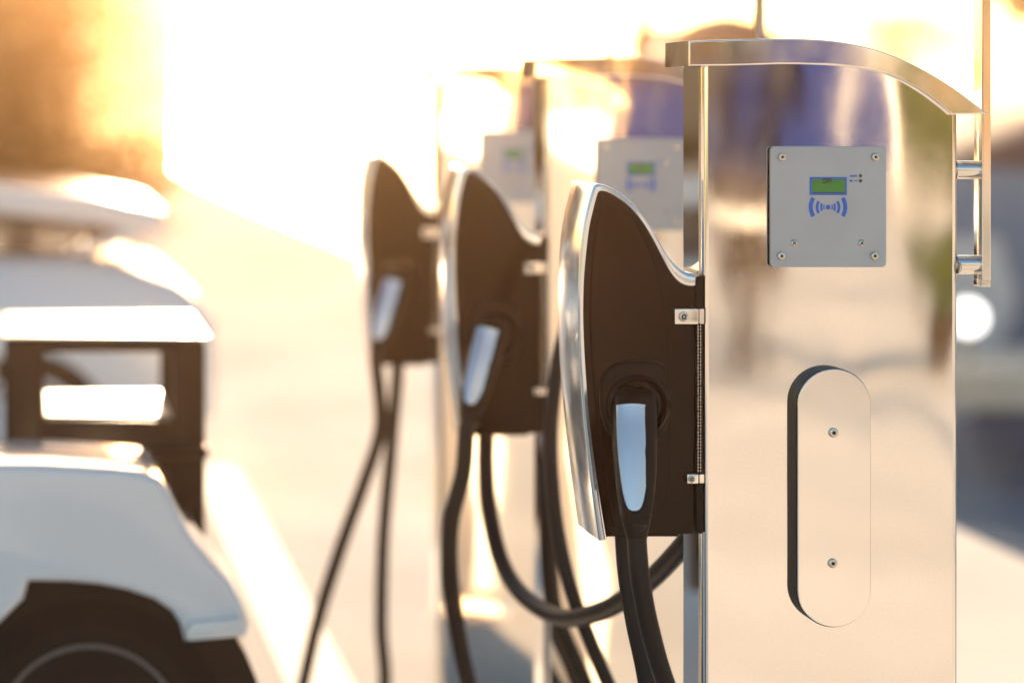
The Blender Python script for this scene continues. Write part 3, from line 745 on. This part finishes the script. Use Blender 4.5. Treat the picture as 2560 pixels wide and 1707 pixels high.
t = empty('highlight_globe', (5.62, 14.35, -.2)); tag(t, 'glowing globe added on the jetty for the out-of-focus highlight beside the nearest column', 'highlight')  # glowing ball added to make a blurred highlight disc
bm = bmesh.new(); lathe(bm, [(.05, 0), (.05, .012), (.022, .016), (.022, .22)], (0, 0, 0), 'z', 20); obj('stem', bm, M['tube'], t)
mg = mat('highlight_glow', (.85, .85, .84), .4, emit=((1, .97, .92), 1.6)); tr = mg.node_tree.nodes.new('ShaderNodeBsdfTranslucent'); tr.inputs['Color'].default_value = (.92, .92, .90, 1)
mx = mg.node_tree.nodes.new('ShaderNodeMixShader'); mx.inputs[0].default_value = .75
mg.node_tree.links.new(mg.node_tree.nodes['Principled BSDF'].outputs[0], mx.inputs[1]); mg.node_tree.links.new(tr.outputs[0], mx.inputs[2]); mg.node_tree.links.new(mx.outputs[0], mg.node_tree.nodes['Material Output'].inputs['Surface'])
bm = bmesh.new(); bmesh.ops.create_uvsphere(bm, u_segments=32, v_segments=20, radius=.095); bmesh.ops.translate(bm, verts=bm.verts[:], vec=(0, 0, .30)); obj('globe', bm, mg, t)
def boat(x, y, L, B, rz, paint, label, mast_h=9, canopy=True, cabin='hull', hood=.36, sc=1.):
    t = empty('sailing_boat', (x, y, -.85), rz); tag(t, label, 'boat', 'boats moored behind the jetty'); t.scale = (sc, sc, sc)
    bm = bmesh.new(); rings = []
    for i in range(13):
        s = i / 12; hb = B / 2 * (math.sin(math.pi * min(1, .28 + s * .5)) if s < .55 else math.cos((s - .55) / .45 * math.pi / 2 * .98)); zt = 1.0 + .35 * s * s; yy = -L / 2 + s * L
        ring = [(-hb, zt), (-hb * .95, zt * .55), (-hb * .7, .0), (0, -.25), (hb * .7, .0), (hb * .95, zt * .55), (hb, zt)]
        rings.append([bm.verts.new((a, yy, z)) for a, z in ring])
    for i in range(12):
        for k in range(6): bm.faces.new((rings[i][k], rings[i][k + 1], rings[i + 1][k + 1], rings[i + 1][k]))
    bm.faces.new(rings[0]); 
    obj('hull', bm, M[paint], t)
    bm = bmesh.new()
    for i in range(12):
        s0, s1 = i / 12, (i + 1) / 12
        def hb(s): return B / 2 * (math.sin(math.pi * min(1, .28 + s * .5)) if s < .55 else math.cos((s - .55) / .45 * math.pi / 2 * .98))
        q = [(-hb(s0), -L / 2 + s0 * L, 1.0 + .35 * s0 * s0 - .03), (hb(s0), -L / 2 + s0 * L, 1.0 + .35 * s0 * s0 - .03), (hb(s1), -L / 2 + s1 * L, 1.0 + .35 * s1 * s1 - .03), (-hb(s1), -L / 2 + s1 * L, 1.0 + .35 * s1 * s1 - .03)]
        bm.faces.new([bm.verts.new(p) for p in q])
    bmesh.ops.remove_doubles(bm, verts=bm.verts[:], dist=.001)
    obj('deck', bm, M['hull'], t, smooth=False)
    bm = bmesh.new(); prism_x(bm, [(-L * .1, .95), (-L * .1, 1.42), (-L * .02, 1.5), (L * .12, 1.42), (L * .24, 1.12), (L * .24, .95)], -B * .28, B * .28, .06, 3)
    cb = obj('cabin', bm, M[cabin], t)
    bm = bmesh.new(); prism_x(bm, [(-L * .06, 1.22), (-L * .05, 1.38), (L * .1, 1.34), (L * .13, 1.22)], -B * .285, B * .285)
    obj('cabin_window', bm, M['window'], cb)
    bm = bmesh.new(); tube(bm, [(0, L * .08, .9), (0, L * .08, mast_h)], [.075, .05], 12); mm = obj('mast', bm, M['mast'], t)
    bm = bmesh.new(); tube(bm, [(0, L * .08, mast_h * .55), (-B * .35, L * .08, mast_h * .55)], .02, 8); tube(bm, [(0, L * .08, mast_h * .55), (B * .35, L * .08, mast_h * .55)], .02, 8)
    obj('spreader', bm, M['mast'], mm)
    bm = bmesh.new()
    for q in ((0, L * .48), (0, -L * .48), (-B * .42, L * .05), (B * .42, L * .05)): tube(bm, [(q[0], q[1], 1.1), (0, L * .08, mast_h - .1)], .006, 6)
    obj('rigging', bm, M['mast'], mm)
    bm = bmesh.new(); tube(bm, [(0, L * .06, 2.0), (0, -L * .34, 1.95)], .05, 10); b_ = obj('boom', bm, M['mast'], t)
    bm = bmesh.new(); tube(bm, spline([(0, L * .05, 2.14), (0, -L * .1, 2.13), (0, -L * .33, 2.04)], 4), [.17, .17, .16, .15, .14, .13, .12, .1, .07], 14); obj('sail_cover', bm, M['canvas'], b_)
    if canopy:
        bm = bmesh.new(); prev = None
        for i in range(7):
            yy = -L * .3 + i * L * .22 / 6; hh = 1.6 + .35 * math.sin(i / 6 * math.pi * .55 + .6)
            ring = [bm.verts.new((math.cos(R(180 * k / 12)) * B * hood, yy, 1.0 + (hh - .6) * (math.sin(R(180 * k / 12)) ** .6))) for k in range(13)]
            if prev:
                for k in range(12): bm.faces.new((prev[k], prev[k + 1], ring[k + 1], ring[k]))
            prev = ring
        bm.faces.new(prev)
        obj('spray_hood', bm, M['canvas'], t)
    for s in (-1, 1):
        bm = bmesh.new(); lathe(bm, [(.01, -.35), (.1, -.28), (.12, 0), (.1, .28), (.01, .35)], (s * (B / 2 + .1), -L * .1, .65), 'z', 14); obj('fender_buoy', bm, M['hull'], t)
    return t
boat(5.7, 21.5, 7.0, 2.5, R(2), 'hull', 'sailing boat with dark spray hood showing above the nearest pedestal cap', 9.5, True, 'hull', .17, 1.27)
boat(8.9, 18.6, 6.6, 2.4, R(90), 'hullslate', 'slate-blue sailing boat lying side-on behind the flat pole at the right edge', 7, True, 'canvas', .40, 1.5)
boat(12.6, 21.5, 7.4, 2.6, R(2), 'hullblue', 'blue-hulled sailing boat farthest right beyond the jetty', 10.5)
boat(7.6, 34.0, 8.5, 2.8, R(6), 'hull', 'second row white sailing boat between two masts above the middle pedestal', 11, False)
boat(11.9, 36.0, 8.5, 2.8, R(-5), 'hullgrey', 'second row grey sailing boat hazy behind the nearest pedestal', 12, True)
for k, (x, y, h, sp, lb) in enumerate([(17.9, 41, 7.5, 2.6, 'dark tree on the far bank at the top right corner'), (34.5, 95, 5.2, 4.2, 'hazy tree on the far bank just right of the nearest pedestal arch')]):
    tree(x, y, h, sp, lb, 20 + k, 'leafdark', (5000, 1500)[k])

# ------------------------------------------------------------------ the apron behind the camera, seen in the polished steel
building('boathouse', 6.5, 13.9, -50, -42, 6.5, M['brownpaint'], 'brown boathouse mirrored at the upper left of the steel columns', 4, 2, (1.0, 1.3), 1.6, 'slate')
building('customs_house', 18.8, 34, -54, -44, 8.5, M['brownstone'], 'sunlit brown stone building mirrored at the right edge of the nearest column', 6, 2, (1.3, 1.6))
def container(x, y, hw, h, label):
    t = empty('container', (x, y, 0)); tag(t, label, 'container')
    bm = bmesh.new(); box(bm, -hw, hw, -1.2, 1.2, .12, h, .03)
    n = int(hw * 2 / .2)
    for k in range(n): box(bm, -hw + .05 + k * .2, -hw + .13 + k * .2, 1.203, 1.23, .25, h - .1)
    obj('body', bm, M['bluepaint'], t)
    bm = bmesh.new(); box(bm, -hw + .05, hw - .05, -1.1, 1.1, .0, .118, .01); obj('skid', bm, M['dark'], t)
container(14.9, -40, .95, 3.2, 'tall blue storage container mirrored above the reader of the nearest pedestal')
container(11.2, -38, 1.3, 1.5, 'low blue storage container mirrored in the middle pedestal')
t = empty('lamp_post', (16.05, -39.0, 0)); tag(t, 'pale round post mirrored between the tall blue container and green tree', 'post')
bm = bmesh.new(); lathe(bm, [(.26, 0), (.26, .25), (.20, .3), (.17, 4.6), (.15, 4.8)], (0, 0, 0), 'z', 24); obj('shaft', bm, M['hull'], t)
bm = bmesh.new(); lathe(bm, [(.16, 4.8), (.4, 4.95), (.36, 5.2), (.01, 5.3)], (0, 0, 0), 'z', 24); obj('lantern', bm, M['hullgrey'], t)
t = empty('bush', (17.3, -40, 0)); tag(t, 'tall green bush mirrored right of the pale post in the steel', 'bush')
bm = bmesh.new(); leaves(bm, [((math.sin(k * 2.4) * .45, math.cos(k * 1.7) * .5, .5 + k * .26), (.65, .6, .6)) for k in range(13)], 7000, .11, 9)
obj('foliage', bm, M['leaf'], t, smooth=False)
bm = bmesh.new(); tube(bm, [(0, 0, 0), (.05, 0, 1.5), (0, .05, 3)], [.09, .06, .02], 8); obj('stem', bm, M['bark'], t)
t = empty('added_bollard', (3.70, -5.8, 0)); tag(t, 'dark iron shaft added for the dark streak mirrored left of the card reader in the nearest pedestal', 'added_bollard')  # out of view, added to darken a streak in the mirrored steel
bm = bmesh.new(); lathe(bm, [(.13, 0), (.13, .06), (.085, .10), (.08, .95), (.10, .98), (.10, 1.02), (.07, 1.08), (.0001, 1.11)], (0, 0, 0), 'z', 28); obj('shaft', bm, M['brownpaint'], t)
bm = bmesh.new(); lathe(bm, [(.083, .80), (.09, .81), (.09, .86), (.083, .87)], (0, 0, 0), 'z', 28); obj('band', bm, M['hull'], t)
t = empty('added_shrub', (4.42, -5.1, 0)); tag(t, 'grey-green potted shrub added for the dark swirl mirrored at the right side of the nearest pedestal', 'plant')  # out of view, added for dark contrast in the mirrored steel
bm = bmesh.new(); lathe(bm, [(.12, 0), (.17, .28), (.185, .29), (.185, .33), (.165, .33), (.16, .29), (.0001, .28)], (0, 0, 0), 'z', 28); obj('pot', bm, M['brownpaint'], t)
bm = bmesh.new(); leaves(bm, [((0, 0, .55), (.2, .2, .25)), ((.08, 0, .75), (.16, .15, .2)), ((-.08, .03, .68), (.16, .15, .2))], 1500, .045, 3); obj('foliage', bm, M['leaf'], t, smooth=False)
bm = bmesh.new(); tube(bm, [(0, 0, .27), (.01, 0, .6)], .012, 8); obj('stem', bm, M['bark'], t)
tree(7.6, -34, 6.5, 2.2, 'dark tree mirrored in the farther steel columns', 33, 'leafdark', 3000)

# ------------------------------------------------------------------ orange haze added to imitate lens glare
bm = bmesh.new(); box(bm, -950, 950, -950, 950, -2.7, 13.0)
m = bpy.data.materials.new('glare_haze'); m.use_nodes = True; n = m.node_tree.nodes; n.remove(n['Principled BSDF'])
pv = n.new('ShaderNodeVolumePrincipled'); pv.inputs['Density'].default_value = .0012; pv.inputs['Color'].default_value = (1.0, .62, .32, 1); pv.inputs['Anisotropy'].default_value = .93
m.node_tree.links.new(pv.outputs['Volume'], n['Material Output'].inputs['Volume'])
tag(obj('haze', bm, m, smooth=False), kind='stuff')
